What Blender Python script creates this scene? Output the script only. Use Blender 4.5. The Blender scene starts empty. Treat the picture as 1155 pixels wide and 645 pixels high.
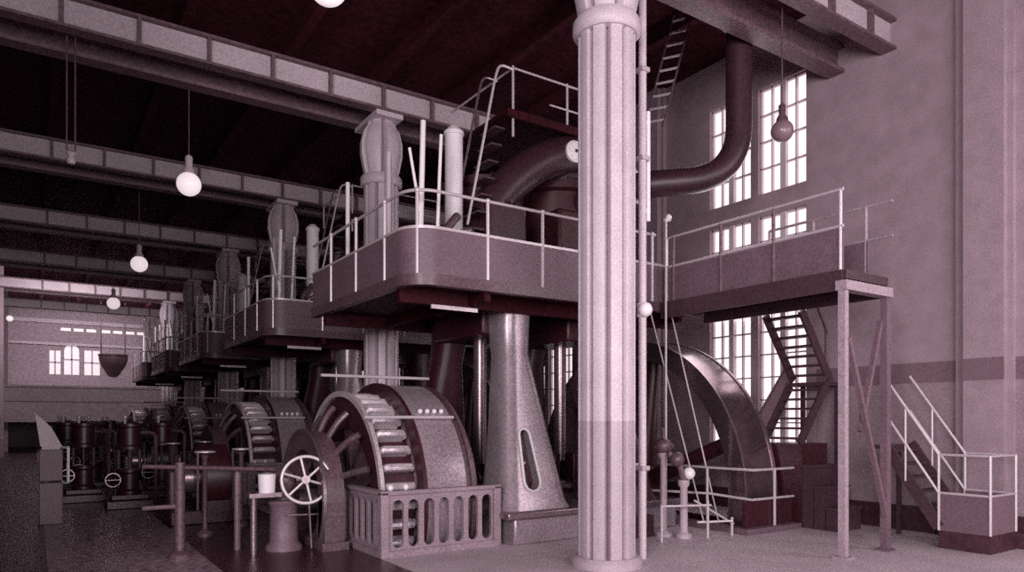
import bpy, bmesh, math, random
from mathutils import Vector, Matrix
from mathutils.geometry import tessellate_polygon
random.seed(7)
PI = math.pi
S = bpy.context.scene
C = S.collection

# ------------------------------------------------------------------ materials
def mat(name, col, rough=.6, metal=0., noise=None, emit=None, bump=0., spec=.5):
    m = bpy.data.materials.new(name); m.use_nodes = True
    nt = m.node_tree; b = nt.nodes['Principled BSDF']
    b.inputs['Base Color'].default_value = (*col, 1)
    b.inputs['Roughness'].default_value = rough
    b.inputs['Metallic'].default_value = metal
    b.inputs['Specular IOR Level'].default_value = spec
    if noise:
        sc, amt = noise
        g = nt.nodes.new('ShaderNodeNewGeometry')
        n1 = nt.nodes.new('ShaderNodeTexNoise'); n1.inputs['Scale'].default_value = sc; n1.inputs['Detail'].default_value = 3
        n2 = nt.nodes.new('ShaderNodeTexNoise'); n2.inputs['Scale'].default_value = sc * .06; n2.inputs['Detail'].default_value = 4
        nt.links.new(g.outputs['Position'], n1.inputs['Vector']); nt.links.new(g.outputs['Position'], n2.inputs['Vector'])
        ad = nt.nodes.new('ShaderNodeMath'); ad.operation = 'MULTIPLY_ADD'; ad.inputs[1].default_value = .45
        nt.links.new(n2.outputs['Fac'], ad.inputs[0]); nt.links.new(n1.outputs['Fac'], ad.inputs[2])
        r = nt.nodes.new('ShaderNodeMapRange')
        r.inputs['From Min'].default_value = .5; r.inputs['From Max'].default_value = .95
        r.inputs['To Min'].default_value = 1 - amt; r.inputs['To Max'].default_value = 1 + amt
        nt.links.new(ad.outputs[0], r.inputs['Value'])
        mx = nt.nodes.new('ShaderNodeVectorMath'); mx.operation = 'SCALE'; mx.inputs[0].default_value = col
        nt.links.new(r.outputs['Result'], mx.inputs['Scale'])
        nt.links.new(mx.outputs['Vector'], b.inputs['Base Color'])
        if bump:
            bp = nt.nodes.new('ShaderNodeBump'); bp.inputs['Strength'].default_value = bump; bp.inputs['Distance'].default_value = .02
            nt.links.new(n1.outputs['Fac'], bp.inputs['Height']); nt.links.new(bp.outputs['Normal'], b.inputs['Normal'])
    if emit:
        b.inputs['Emission Color'].default_value = (*emit[0], 1); b.inputs['Emission Strength'].default_value = emit[1]
    return m

M = {}
M['column'] = mat('column_paint', (0.56, 0.455, 0.505), .45, noise=(45, .18))
M['column_low'] = mat('column_dado_paint', (0.43, 0.335, 0.38), .45, noise=(45, .18))
M['wall'] = mat('wall_plaster', (0.33, 0.235, 0.272), .85, noise=(60, .25), bump=.1)
M['dado'] = mat('dado_paint', (0.18, 0.11, 0.136), .8, noise=(30, .2))
M['wall_low'] = mat('wall_lower_paint', (0.285, 0.2, 0.232), .8, noise=(30, .22))
M['base'] = mat('baseboard_tile', (0.055, 0.018, 0.027), .5, noise=(12, .4))
M['floor'] = mat('floor_cement', (0.47, 0.375, 0.415), .55, noise=(26, .25), bump=.1)
M['aisle'] = mat('aisle_tiles', (0.042, 0.007, 0.0135), .33, noise=(20, .35), bump=.12, spec=1.)
M['aisle_sheen'] = mat('aisle_painted_reflection', (.25, .165, .20), .33, noise=(9, .7), bump=.1, spec=1.)  # pale aisle strip: light reflected off the dark floor, put into the colour
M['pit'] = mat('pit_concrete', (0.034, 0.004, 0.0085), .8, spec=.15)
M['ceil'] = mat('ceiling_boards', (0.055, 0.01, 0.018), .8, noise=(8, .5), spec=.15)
M['girder'] = mat('girder_paint', (0.48, 0.39, 0.43), .55, noise=(25, .2))
M['girder_dark'] = mat('girder_flange_paint', (0.14, 0.08, 0.1), .55, noise=(14, .35))
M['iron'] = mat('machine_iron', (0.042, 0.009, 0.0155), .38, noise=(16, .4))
M['iron2'] = mat('machine_grey_enamel', (0.11, 0.062, 0.078), .38, noise=(22, .4))
M['steel'] = mat('polished_steel', (0.3, 0.22, 0.25), .28, .75, noise=(18, .2))
M['flysteel'] = mat('flywheel_rim_steel', (0.2, 0.13, 0.155), .18, .8, noise=(10, .2))
M['casing'] = mat('generator_casing', (0.36, 0.28, 0.315), .30, .35, noise=(30, .35))
M['coil'] = mat('field_coil', (0.6, 0.5, 0.545), .4, .3, noise=(30, .3))
M['deck'] = mat('gallery_deck_iron', (0.034, 0.003, 0.0085), .6, noise=(14, .5), spec=.15)
M['panel'] = mat('gallery_sheet_panel', (0.155, 0.095, 0.119), .5, noise=(26, .25))
M['rail'] = mat('rail_bare_steel', (0.62, 0.53, 0.57), .35, .3)
M['bright'] = mat('white_enamel', (0.8, 0.72, 0.76), .4)
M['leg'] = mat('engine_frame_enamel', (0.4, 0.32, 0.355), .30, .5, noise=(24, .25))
M['stair'] = mat('stair_iron', (0.06, 0.028, 0.038), .5, noise=(20, .3))
M['trestle'] = mat('trestle_paint', (.36, .27, .31), .5, noise=(30, .25))
M['pipe'] = mat('lagged_pipe_paint', (0.042, 0.015, 0.023), .4, noise=(22, .4))
M['globe'] = mat('opal_glass', (.8, .7, .73), .3, emit=((1., .84, .88), .62))
M['globe_off'] = mat('unlit_glass_globe', (.22, .14, .17), .25)
M['pane'] = mat('daylit_window_glass', (.7, .6, .63), .3, emit=((1., .86, .90), .98))
M['pane_far'] = mat('daylit_far_glass', (.6, .5, .53), .3, emit=((1., .85, .89), .55))
M['frame'] = mat('window_bar_glare_paint', (0.58, 0.48, 0.53), .6)  # bar colour lightened to imitate haze glare around the panes
M['far'] = mat('far_wall_paint', (0.34, 0.26, 0.295), .85, noise=(6, .22))
M['fence'] = mat('cast_fence_paint', (0.28, 0.2, 0.235), .5, noise=(40, .35))

# ------------------------------------------------------------------ mesh builder
class MB:
    def __init__(s): s.v = []; s.f = []; s.sm = []; s.mi = []
    def add(s, vs, fs, smooth=False, mi=0):
        o = len(s.v); s.v += [tuple(v) for v in vs]
        for f in fs: s.f.append([o + i for i in f]); s.sm.append(smooth); s.mi.append(mi)
        return s
    def box(s, x0, y0, z0, x1, y1, z1, mi=0):
        v = [(x, y, z) for z in (z0, z1) for x, y in ((x0, y0), (x1, y0), (x1, y1), (x0, y1))]
        return s.add(v, [(3, 2, 1, 0), (4, 5, 6, 7), (0, 1, 5, 4), (1, 2, 6, 5), (2, 3, 7, 6), (3, 0, 4, 7)], mi=mi)
    def bar(s, a, b, w, h, up=(0, 0, 1)):
        a = Vector(a); b = Vector(b); d = (b - a).normalized(); u = Vector(up)
        if abs(d.dot(u)) > .98: u = Vector((1, 0, 0))
        r = d.cross(u).normalized() * w / 2; q = r.cross(d).normalized() * h / 2
        v = [p + i * r + j * q for p in (a, b) for i, j in ((-1, -1), (1, -1), (1, 1), (-1, 1))]
        return s.add(v, [(3, 2, 1, 0), (4, 5, 6, 7), (0, 1, 5, 4), (1, 2, 6, 5), (2, 3, 7, 6), (3, 0, 4, 7)])
    def tube(s, pts, r, n=10, closed=False, rad=None):
        P = [Vector(p) for p in pts]; N = len(P); rings = []
        prev = None
        for i, p in enumerate(P):
            if closed: t = (P[(i + 1) % N] - P[i - 1])
            else: t = (P[min(i + 1, N - 1)] - P[max(i - 1, 0)])
            t.normalize()
            if prev is None:
                u = Vector((0, 0, 1)) if abs(t.z) < .9 else Vector((1, 0, 0))
                u = (u - t * u.dot(t)).normalized()
            else:
                u = (prev - t * prev.dot(t)).normalized()
            prev = u; w = t.cross(u); R = rad[i] if rad else r
            rings.append([p + u * math.cos(2 * PI * k / n) * R + w * math.sin(2 * PI * k / n) * R for k in range(n)])
        vs = [q for ring in rings for q in ring]; fs = []
        for i in range(N if closed else N - 1):
            j = (i + 1) % N
            for k in range(n):
                l = (k + 1) % n; fs.append((i * n + k, i * n + l, j * n + l, j * n + k))
        s.add(vs, fs, True)
        if not closed:
            o = len(s.v) - len(vs)
            s.f.append([o + k for k in range(n)][::-1]); s.sm.append(False); s.mi.append(0)
            s.f.append([o + (N - 1) * n + k for k in range(n)]); s.sm.append(False); s.mi.append(0)
        return s
    def lathe(s, prof, c, axis='z', n=32, smooth=True, a0=0., a1=2 * PI, closed_prof=False):
        # prof: (radius, height along axis)
        full = abs(a1 - a0 - 2 * PI) < 1e-6; m = n if full else n + 1; vs = []
        for k in range(m):
            a = a0 + (a1 - a0) * k / n; ca, sa = math.cos(a), math.sin(a)
            for r, h in prof:
                if axis == 'z': vs.append((c[0] + r * ca, c[1] + r * sa, c[2] + h))
                elif axis == 'x': vs.append((c[0] + h, c[1] + r * ca, c[2] + r * sa))
                else: vs.append((c[0] + r * sa, c[1] + h, c[2] + r * ca))
        L = len(prof); fs = []
        for k in range(n):
            kk = (k + 1) % m
            for i in range(L if closed_prof else L - 1):
                j = (i + 1) % L
                fs.append((k * L + i, kk * L + i, kk * L + j, k * L + j))
        return s.add(vs, fs, smooth)
    def ring(s, c, axis, ri, ro, h0, h1, n=72):   # solid annulus with crisp edges
        for a, b in (((ro, h0), (ro, h1)), ((ri, h1), (ri, h0)), ((ri, h0), (ro, h0)), ((ro, h1), (ri, h1))):
            s.lathe([a, b], c, axis, n, smooth=True)
        return s
    def ball(s, c, r, n=16, sz=1.):
        prof = [(max(1e-4, r * math.sin(PI * i / n)), -r * sz * math.cos(PI * i / n)) for i in range(n + 1)]
        return s.lathe(prof, c, 'z', 2 * n)
    def plate(s, outer, holes, fn, t0, t1):       # 2D outline with holes, mapped by fn(a, b, t)
        polys = [[Vector((a, b, 0)) for a, b in p] for p in [outer] + holes]
        flat = [q for p in [outer] + holes for q in p]
        tri = tessellate_polygon(polys)
        n = len(flat); vs = [fn(a, b, t0) for a, b in flat] + [fn(a, b, t1) for a, b in flat]
        fs = [tuple(t) for t in tri] + [tuple(i + n for i in t)[::-1] for t in tri]
        o = 0
        for p in [outer] + holes:
            L = len(p)
            for i in range(L):
                j = (i + 1) % L; fs.append((o + i, o + j, n + o + j, n + o + i))
            o += L
        return s.add(vs, fs)
    def build(s, name, m, parent=None, loc=None, bevel=0., fixn=True):
        me = bpy.data.meshes.new(name)
        if parent is not None: o0 = wpos(parent)
        elif loc is not None: o0 = Vector(loc)
        else:
            xs = [v[0] for v in s.v]; ys = [v[1] for v in s.v]; zs = [v[2] for v in s.v]
            o0 = Vector(((min(xs) + max(xs)) / 2, (min(ys) + max(ys)) / 2, min(zs)))
        me.from_pydata([Vector(v) - o0 for v in s.v], [], s.f)
        for mm in (m if isinstance(m, (list, tuple)) else [m]): me.materials.append(mm)
        me.polygons.foreach_set('use_smooth', s.sm); me.polygons.foreach_set('material_index', s.mi)
        if fixn:
            bm = bmesh.new(); bm.from_mesh(me)
            bmesh.ops.remove_doubles(bm, verts=bm.verts, dist=1e-5)
            bmesh.ops.recalc_face_normals(bm, faces=bm.faces); bm.to_mesh(me); bm.free(); me.set_sharp_from_angle(angle=.75)
        me.update()
        o = bpy.data.objects.new(name, me); C.objects.link(o)
        if parent is not None: o.parent = parent
        else: o.location = o0
        if bevel:
            b = o.modifiers.new('bevel', 'BEVEL'); b.width = bevel; b.segments = 2; b.limit_method = 'ANGLE'; b.angle_limit = .9
        return o

def wpos(o):
    p = Vector(o.location)
    while o.parent: o = o.parent; p += o.location
    return p
def tag(o, label, cat, group=None, kind=None):
    if label: o['label'] = label
    if cat: o['category'] = cat
    if group: o['group'] = group
    if kind: o['kind'] = kind
    return o
def thing(name, label, cat, loc, group=None):
    o = bpy.data.objects.new(name, None); o.empty_display_size = .2; C.objects.link(o); o.location = loc
    return tag(o, label, cat, group)
def struct(name, mb, m, loc=(0, 0, 0)):
    o = mb.build(name, m, loc=loc); o['kind'] = 'structure'; return o
def kids(o): return [c for c in bpy.data.objects if c.parent is o]
def dup(root, off, label, group=None):
    r = root.copy(); C.objects.link(r); r.location = root.location + Vector(off); r['label'] = label
    if group: r['group'] = group
    for ch in kids(root):
        c = ch.copy(); C.objects.link(c); c.parent = r
        for g in kids(ch):
            d = g.copy(); C.objects.link(d); d.parent = c
    return r
def arc(cx, cy, r, a0, a1, n):
    return [(cx + r * math.cos(a0 + (a1 - a0) * i / n), cy + r * math.sin(a0 + (a1 - a0) * i / n)) for i in range(n + 1)]
def fillet(pts, r, n=8):
    P = [Vector(p) for p in pts]; out = [P[0]]
    for i in range(1, len(P) - 1):
        a, b, c = P[i - 1], P[i], P[i + 1]
        u = (a - b); v = (c - b); q = min(r, u.length * .49, v.length * .49); u.normalize(); v.normalize()
        p0, p1 = b + u * q, b + v * q
        for k in range(n + 1):
            t = k / n; out.append(p0 * (1 - t) ** 2 + b * 2 * t * (1 - t) + p1 * t * t)
    out.append(P[-1]); return out

PITCH = 7.2
COLX, COLY = 6.17, 6.95
WX0, WX1 = -1.5, 12.4          # side walls
YF0, YF1 = -3.0, 58.0          # floor run
CEIL = 9.7
NB = 5
ORD = ['first', 'second', 'third', 'fourth', 'fifth', 'sixth', 'seventh']
GENY, GENZ = 10.9, .65
FLYX, FLYY, FLYZ, FLYR = 10.15, 10.8, .55, 2.93

# ------------------------------------------------------------------ room shell
pits = []
for k in range(NB):
    d = PITCH * k
    pits += [(4.02, 9.06 + d, 5.7, 12.8 + d), (9.92, 7.72 + d, 11.02, 13.9 + d)]
xs = sorted({WX0, .15, 1.95, 3.9, WX1} | {p[0] for p in pits} | {p[2] for p in pits})
ys = sorted({YF0, YF1} | {p[1] for p in pits} | {p[3] for p in pits})
fl = MB()
for i in range(len(xs) - 1):
    for j in range(len(ys) - 1):
        cx, cy = (xs[i] + xs[i + 1]) / 2, (ys[j] + ys[j + 1]) / 2
        pit = any(p[0] < cx < p[2] and p[1] < cy < p[3] for p in pits)
        if pit: continue
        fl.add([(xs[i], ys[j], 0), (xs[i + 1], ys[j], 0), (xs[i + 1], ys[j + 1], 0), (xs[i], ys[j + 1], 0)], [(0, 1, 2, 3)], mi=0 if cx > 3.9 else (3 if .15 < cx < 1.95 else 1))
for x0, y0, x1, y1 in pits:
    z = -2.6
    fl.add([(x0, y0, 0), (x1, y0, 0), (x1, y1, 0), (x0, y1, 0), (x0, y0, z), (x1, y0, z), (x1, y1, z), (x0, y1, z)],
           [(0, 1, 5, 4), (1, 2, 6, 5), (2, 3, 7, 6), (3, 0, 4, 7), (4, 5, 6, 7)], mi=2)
o = struct('floor', fl, [M['floor'], M['aisle'], M['pit'], M['aisle_sheen']])

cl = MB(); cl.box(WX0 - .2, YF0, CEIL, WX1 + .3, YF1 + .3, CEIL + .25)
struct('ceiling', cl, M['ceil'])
for i, x in enumerate((.4, 2.4, 4.4, 6.4, 8.4, 10.4)):
    b = MB(); b.box(x - .09, YF0, CEIL - .28, x + .09, YF1, CEIL)
    struct('trim_%d' % (10 + i), b, M['ceil'])

wl = MB(); wl.box(WX0 - .25, 6.0, 0, WX0, YF1, CEIL)
struct('wall_left', wl, M['wall'])

# right wall with tall glazed openings
WIN = []
for k in range(-1, 7):
    d = PITCH * k
    for a, b in ((8.2, 9.3), (9.48, 10.56)):
        for z0, z1 in ((1.35, 4.15), (4.55, 6.05), (6.5, 8.68)):
            WIN.append((a + d, z0, b + d, z1))
WIN = [w for w in WIN if w[0] > YF0 + .3 and w[2] < YF1 - .3]
wr = MB()
outer = [(YF0, .0), (YF1, .0), (YF1, CEIL), (YF0, CEIL)]
holes = [[(a, z0), (b, z0), (b, z1), (a, z1)] for a, z0, b, z1 in WIN]
wr.plate(outer, holes, lambda a, b, t: (WX1 + t, a, b), 0., .3)
struct('wall_right', wr, M['wall'])
db = MB(); db.box(WX1 - .012, YF0, .42, WX1, 7.95, 2.50); struct('trim_1', db, M['wall_low'])
db = MB(); db.box(WX1 - .018, YF0, 2.50, WX1, 7.95, 2.84); struct('trim_2', db, M['dado'])
db = MB(); db.box(WX1 - .07, YF0, 0, WX1, YF1, .42); struct('baseboard_right', db, M['base'])
db = MB(); db.box(WX0, 6.0, 0, WX0 + .06, YF1, .42); struct('baseboard_left', db, M['base'])
for i, d in enumerate((0, PITCH, 2 * PITCH)):
    pl = MB(); pl.box(WX1 - .10, 4.66 + d, 0, WX1, 5.47 + d, CEIL); pl.box(WX1 - .22, 4.74 + d, 0, WX1 - .10, 5.31 + d, CEIL)
    pl.box(WX1 - .25, 4.6 + d, 0, WX1 - .22, 5.36 + d, .42)
    struct('trim_%d' % (20 + i), pl, M['wall'])
    pb = MB(); pb.box(WX1 - .232, 4.735 + d, 2.5, WX1 - .22, 5.315 + d, 2.84); struct('trim_%d' % (30 + i), pb, M['dado'])

for n, (a, z0, b, z1) in enumerate(WIN):
    nm = 'window_%d' % (n + 1)
    root = bpy.data.objects.new(nm, None); C.objects.link(root); root.location = (WX1 + .15, (a + b) / 2, z0); root['kind'] = 'structure'
    f = MB(); X0, X1 = WX1 + .08, WX1 + .15
    w = .035
    f.box(X0, a, z0, X1, a + w, z1); f.box(X0, b - w, z0, X1, b, z1); f.box(X0, a, z0, X1, b, z0 + w); f.box(X0, a, z1 - w, X1, b, z1)
    mid = (a + b) / 2; f.box(X0 - .03, mid - .06, z0, X1, mid + .06, z1)
    for q in (.25, .75): yy = a + (b - a) * q; f.box(X0, yy - .014, z0, X1, yy + .014, z1)
    rows = max(2, round((z1 - z0) / .5))
    for i in range(1, rows): zz = z0 + (z1 - z0) * i / rows; f.box(X0, a, zz - .014, X1, b, zz + .014)
    f.build('window_frame', M['frame'], root)
    p = MB(); p.box(WX1 + .15, a, z0, WX1 + .17, b, z1); p.build('pane', M['pane'], root)

# far wall: clerestory strip, arched and square lower windows, parapet
fw = MB()
FH = []
cx0 = 1.0
for i in range(7):
    x0 = 1.55 + i * .76 + (.12 if i > 2 else 0); FH.append([(x0, 7.98), (x0 + .60, 7.98), (x0 + .60, 8.2), (x0, 8.2)])
def archw(x0, x1, z0, z1):
    r = (x1 - x0) / 2; return [(x0, z0), (x1, z0)] + arc((x0 + x1) / 2, z1 - .25, r, 0, PI, 8)
FH2 = [[(.9, 4.95), (1.55, 4.95), (1.55, 6.6), (.9, 6.6)], archw(1.75, 2.65, 4.95, 6.85), [(2.95, 4.95), (3.9, 4.95), (3.9, 6.7), (2.95, 6.7)]]
fw.plate([(WX0, 0), (WX1, 0), (WX1, CEIL), (WX0, CEIL)], [h[::-1] if 0 else h for h in FH + FH2], lambda a, b, t: (a, YF1 + t, b), 0., .3)
struct('wall_far', fw, M['far'])
for n, h in enumerate(FH + FH2):
    p = MB(); p.plate(h, [], lambda a, b, t: (a, YF1 + t, b), .12, .15)
    root = p.build('window_%d' % (200 + n), M['pane_far']); root['kind'] = 'structure'
    x0 = min(q[0] for q in h); x1 = max(q[0] for q in h); z0 = min(q[1] for q in h); z1 = max(q[1] for q in h)
    if n >= 7:
        f = MB(); f.box((x0 + x1) / 2 - .05, YF1 + .04, z0, (x0 + x1) / 2 + .05, YF1 + .12, z1); f.box(x0, YF1 + .04, (z0 + z1) / 2 - .05, x1, YF1 + .12, (z0 + z1) / 2 + .05)
        f.build('window_frame', M['frame'], root)
# a far transverse balcony front and an upper cornice
t = MB(); t.box(WX0, 49.0, 2.9, WX1, 49.3, 3.7); t.box(WX0, 48.9, 3.7, WX1, 49.4, 3.82); t.box(WX0, 49, 1.7, WX1, 57.9, 1.95); t.box(WX0, 49.1, 1.95, WX1, 49.2, 2.9); struct('trim_3', t, M['far'])
t = MB(); t.box(WX0, YF1 - .15, 6.95, WX1, YF1, 7.12); t.box(WX0, YF1 - .2, 8.45, WX1, YF1, 8.7); struct('trim_4', t, M['girder'])
# left wall pilasters
for k in range(1, 7):
    t = MB(); y = COLY + PITCH * k; t.box(WX0, y - .3, 0, WX0 + .28, y + .3, CEIL); struct('trim_%d' % (40 + k), t, M['wall'])

# ------------------------------------------------------------------ fluted columns
def col_profile(z, R, groove, n=320, lobes=10, phase=.25):
    out = []
    for i in range(n):
        a = 2 * PI * i / n; q = abs(math.sin(lobes * (a - phase) / 2))
        r = R * (1 - groove * (1 - min(1, q * 1.9)) ** 1.1)
        out.append((r * math.cos(a), r * math.sin(a), z))
    return out
def loft(mb, rings, cap=True):
    n = len(rings[0]); vs = [p for r in rings for p in r]; fs = []
    for i in range(len(rings) - 1):
        for k in range(n): l = (k + 1) % n; fs.append((i * n + k, i * n + l, (i + 1) * n + l, (i + 1) * n + k))
    if cap: fs += [tuple(range(n))[::-1], tuple((len(rings) - 1) * n + k for k in range(n))]
    mb.add(vs, fs, True); 
    return mb
def shift(ring, x, y): return [(p[0] + x, p[1] + y, p[2]) for p in ring]
col0 = thing('fluted_column', 'nearest tall light fluted iron column, right of the picture centre', 'column', (COLX, COLY, 0), 'row of fluted iron columns')
R0 = .37
m = MB(); loft(m, [shift(col_profile(z, R0, .36), COLX, COLY) for z in (1.87, 6.85)]); m.build('shaft', M['column'], col0)
m = MB(); loft(m, [shift(col_profile(z, R0, .36), COLX, COLY) for z in (.10, 1.87)]); m.build('painted_dado', M['column_low'], col0)
m = MB(); m.lathe([(.0, 0), (.46, 0), (.46, .08), (.41, .13), (0, .13)], (COLX, COLY, 0), n=48); m.build('base', M['column_low'], col0)
m = MB(); m.lathe([(.3, 6.82), (.40, 6.83), (.44, 6.88), (.44, 7.0), (.40, 7.06), (.3, 7.08)], (COLX, COLY, 0), n=48); m.build('collar', M['column'], col0)
m = MB()
capz = [(7.05, .35), (7.2, .39), (7.5, .45), (7.75, .45), (8.0, .39), (8.1, .32), (8.22, .28)]
loft(m, [shift(col_profile(z, r, .45, lobes=6), COLX, COLY) for z, r in capz]); m.box(COLX - .30, COLY - .45, 8.2, COLX + .30, COLY + .75, 8.30)
m.build('capital', M['column'], col0)
names = ['second fluted column, standing behind the near corner of the large gallery', 'third fluted column, rising behind the second engine gallery',
         'fourth fluted column down the row, past the second gallery', 'fifth fluted column down the row, small and far', 'sixth fluted column down the row, right edge of the pale far bay', 'farthest fluted column of the row, at the far wall']
for k in range(1, 7): dup(col0, (0, PITCH * k, 0), names[k - 1], 'row of fluted iron columns')

# conduit beside the near column
c = thing('conduit_pipe', 'thin vertical steel conduit pipe standing against the right side of the nearest column', 'pipe', (6.86, 7.0, 0))
m = MB(); m.tube([(6.86, 7.0, 0), (6.86, 7.0, 9.65)], .055, 12); m.build('pipe', M['column'], c)
m = MB(); m.ball((6.84, 6.93, 3.37), .10); m.tube([(6.86, 7, 3.28), (6.86, 7, 3.46)], .08, 12); m.build('junction_ball', M['bright'], c)
for z in (1.2, 5.4, 6.6):
    m = MB(); m.box(6.79, 6.93, z, 6.93, 7.07, z + .06); m.build('clamp', M['column_low'], c)
m = MB(); m.tube([(6.98, 7.02, 4.6), (6.98, 7.02, 6.1)], .035, 10); m.box(6.86, 6.99, 4.7, 6.99, 7.05, 4.76); m.box(6.86, 6.99, 5.9, 6.99, 7.05, 5.96); m.build('branch_pipe', M['bright'], c)

# ------------------------------------------------------------------ roof girders
ZB, ZT = 8.30, 8.84
def girder(yf, label):
    g = thing('plate_girder', label, 'girder', (WX0, yf, ZB), 'roof girders across the hall')
    m = MB(); m.box(WX0, yf, ZB + .03, WX1, yf + .04, ZT - .03); m.build('web', M['girder'], g)
    m = MB(); m.box(WX0, yf - .11, ZT - .05, WX1, yf + .15, ZT); m.build('top_flange', M['girder_dark'], g)
    m = MB(); m.box(WX0, yf - .11, ZB, WX1, yf + .15, ZB + .05); m.build('bottom_flange', M['girder_dark'], g)
    x = .38
    while x < WX1 - .2:
        m = MB(); m.box(x - .03, yf - .10, ZB + .05, x + .03, yf, ZT - .05); m.build('stiffener', M['girder_dark'], g); x += 1.13
    return g
gir = girder(COLY - .38, 'front roof girder above the nearest column')
gir2 = None
gl = ['above the second column', 'above the third column', 'above the fourth column', 'above the fifth column', 'above the sixth column', 'at the far wall']
for k in range(1, 7): dup(gir, (0, PITCH * k, 0), 'roof plate girder with pale web panels, ' + gl[k - 1])
def tie(y, label):
    m = MB(); m.box(WX0, y - .16, ZB - .02, WX1, y + .16, ZB + .05); m.box(WX0, y - .03, ZB + .05, WX1, y + .03, ZT - .1); m.box(WX0, y - .14, ZT - .1, WX1, y + .14, ZT - .04)
    o = m.build('roof_beam', M['girder_dark']); return tag(o, label, 'beam', 'plain roof beams behind the girders')
for k in range(0, 6):
    tie(COLY + .62 + PITCH * k, 'plain darker roof beam just behind the girder ' + (['above the nearest column'] + gl)[k])

# ------------------------------------------------------------------ engine gallery
GX, GY0, GY1, GZ = 4.3, 8.85, 13.0, 3.9
GXE = 10.17
gal = thing('engine_gallery', 'large raised iron gallery with sheet panels around the nearest engine', 'gallery', (GX, GY0, GZ), 'galleries around the engines')
def gal_path(off=0., r=.42, x1=GXE):
    # from far left end, round the near corner, along the front
    a = arc(GX + r, GY0 + r, r - off, PI, 1.5 * PI, 8)
    return [(GX + off, GY1)] + a + [(x1, GY0 + off)]
def strip(mb, path_in, path_out, z0, z1):
    n = len(path_in)
    vs = [(*p, z0) for p in path_in] + [(*p, z0) for p in path_out] + [(*p, z1) for p in path_in] + [(*p, z1) for p in path_out]
    fs = []
    for i in range(n - 1):
        fs += [(i, i + 1, n + i + 1, n + i), (2 * n + i, 3 * n + i, 3 * n + i + 1, 2 * n + i + 1),
               (n + i, n + i + 1, 3 * n + i + 1, 3 * n + i), (i, 2 * n + i, 2 * n + i + 1, i + 1)]
    fs += [(0, n, 3 * n, 2 * n), (n - 1, 3 * n - 1, 4 * n - 1, 2 * n - 1)]
    return mb.add(vs, fs, False)
m = MB()
outer = gal_path(.02) + [(GXE, 13.0)]
m.plate(outer, [[(6.1, 9.85), (9.3, 9.85), (9.3, 12.2), (6.1, 12.2)]], lambda a, b, t: (a, b, GZ + t), -.08, 0)
for y in (9.5, 12.6): m.box(GX + .1, y - .06, GZ - .30, GXE - .1, y + .06, GZ - .08)
for x in (5.6, 9.7): m.box(x - .05, GY0 + .1, GZ - .26, x + .05, GY1 - .1, GZ - .08)
m.build('deck', M['deck'], gal)
m = MB(); strip(m, gal_path(.10), gal_path(-.03), GZ - .13, GZ + .03); m.build('edge_beam', M['iron2'], gal)
m = MB(); strip(m, gal_path(.03), gal_path(.0), GZ + .03, GZ + .66); m.build('sheet_panel', M['panel'], gal)
m = MB(); strip(m, gal_path(.05), gal_path(-.02), GZ + .66, GZ + .70); m.build('panel_cap', M['rail'], gal)
m = MB(); m.tube([(*p, GZ + 1.2) for p in gal_path(.02, x1=9.0)], .024, 8); m.build('handrail', M['rail'], gal)
for (x, y) in [(GX, 12.01), (GX, 10.86), (GX, 9.74), (4.45, 8.97), (5.54, GY0), (6.54, GY0), (7.6, GY0), (8.9, GY0)]:
    m = MB(); m.tube([(x, y, GZ + .0), (x, y, GZ + 1.2)], .026, 8); m.ball((x, y, GZ + 1.2), .04, 6); m.build('post', M['rail'], gal)
m = MB(); m.box(4.9, 9.4, GZ - .36, 5.7, 9.43, GZ - .30); m.build('hanger_bar', M['rail'], gal)
for k in range(1, NB):
    dup(gal, (0, PITCH * k, 0), 'raised iron gallery around the %s engine, %s' % (ORD[k], ['beneath the third column', 'third of the receding dark undersides', 'small and far down the hall', 'farthest and smallest of the galleries'][k - 1]))

# right walkway carried by a trestle
W0, W1, WYa, WYb = 9.1, 10.17, 5.46, 8.85
wk = thing('overhead_walkway', 'straight overhead walkway with sheet panels above the flywheel, right of the nearest column', 'walkway', (W0, WYa, GZ))
m = MB(); m.box(W0, WYa, GZ - .08, W1, WYb - .04, GZ); m.box(W1, 7.45, GZ - .08, 11.15, 8.25, GZ); m.build('deck', M['deck'], wk)
m = MB(); m.box(W0 - .04, WYa, GZ - .26, W0, WYb - .05, GZ + .02); m.box(W1, WYa, GZ - .26, W1 + .04, WYb - .05, GZ + .02); m.box(W0, WYa - .04, GZ - .1, W1, WYa, GZ + .02); m.build('edge_beam', M['stair'], wk)
m = MB(); m.box(W0, WYa, GZ + .02, W0 + .02, WYb - .05, GZ + .60); m.build('sheet_panel', M['panel'], wk)
m = MB(); m.box(W1 - .02, WYa + .25, GZ + .02, W1, 7.4, GZ + .60); m.build('sheet_panel', M['panel'], wk)
for x, ya in ((W0, WYa), (W1, WYa - .1)):
    for z in (1.12, .62):
        m = MB(); m.tube([(x, ya, GZ + z), (x, WYb - .12 if x == W0 else 7.4, GZ + z)], .022, 8); m.build('handrail', M['rail'] if x == W0 else M['trestle'], wk)
    for y in ((5.5, 6.55, 7.53, 8.54, 8.7) if x == W0 else (5.75, 6.6, 7.4)):
        m = MB(); m.tube([(x, y, GZ - .05), (x, y, GZ + 1.12)], .024, 8); m.build('post', (M['rail'] if y in (5.5, 8.7) else M['girder_dark']) if x == W0 else M['trestle'], wk)

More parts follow.
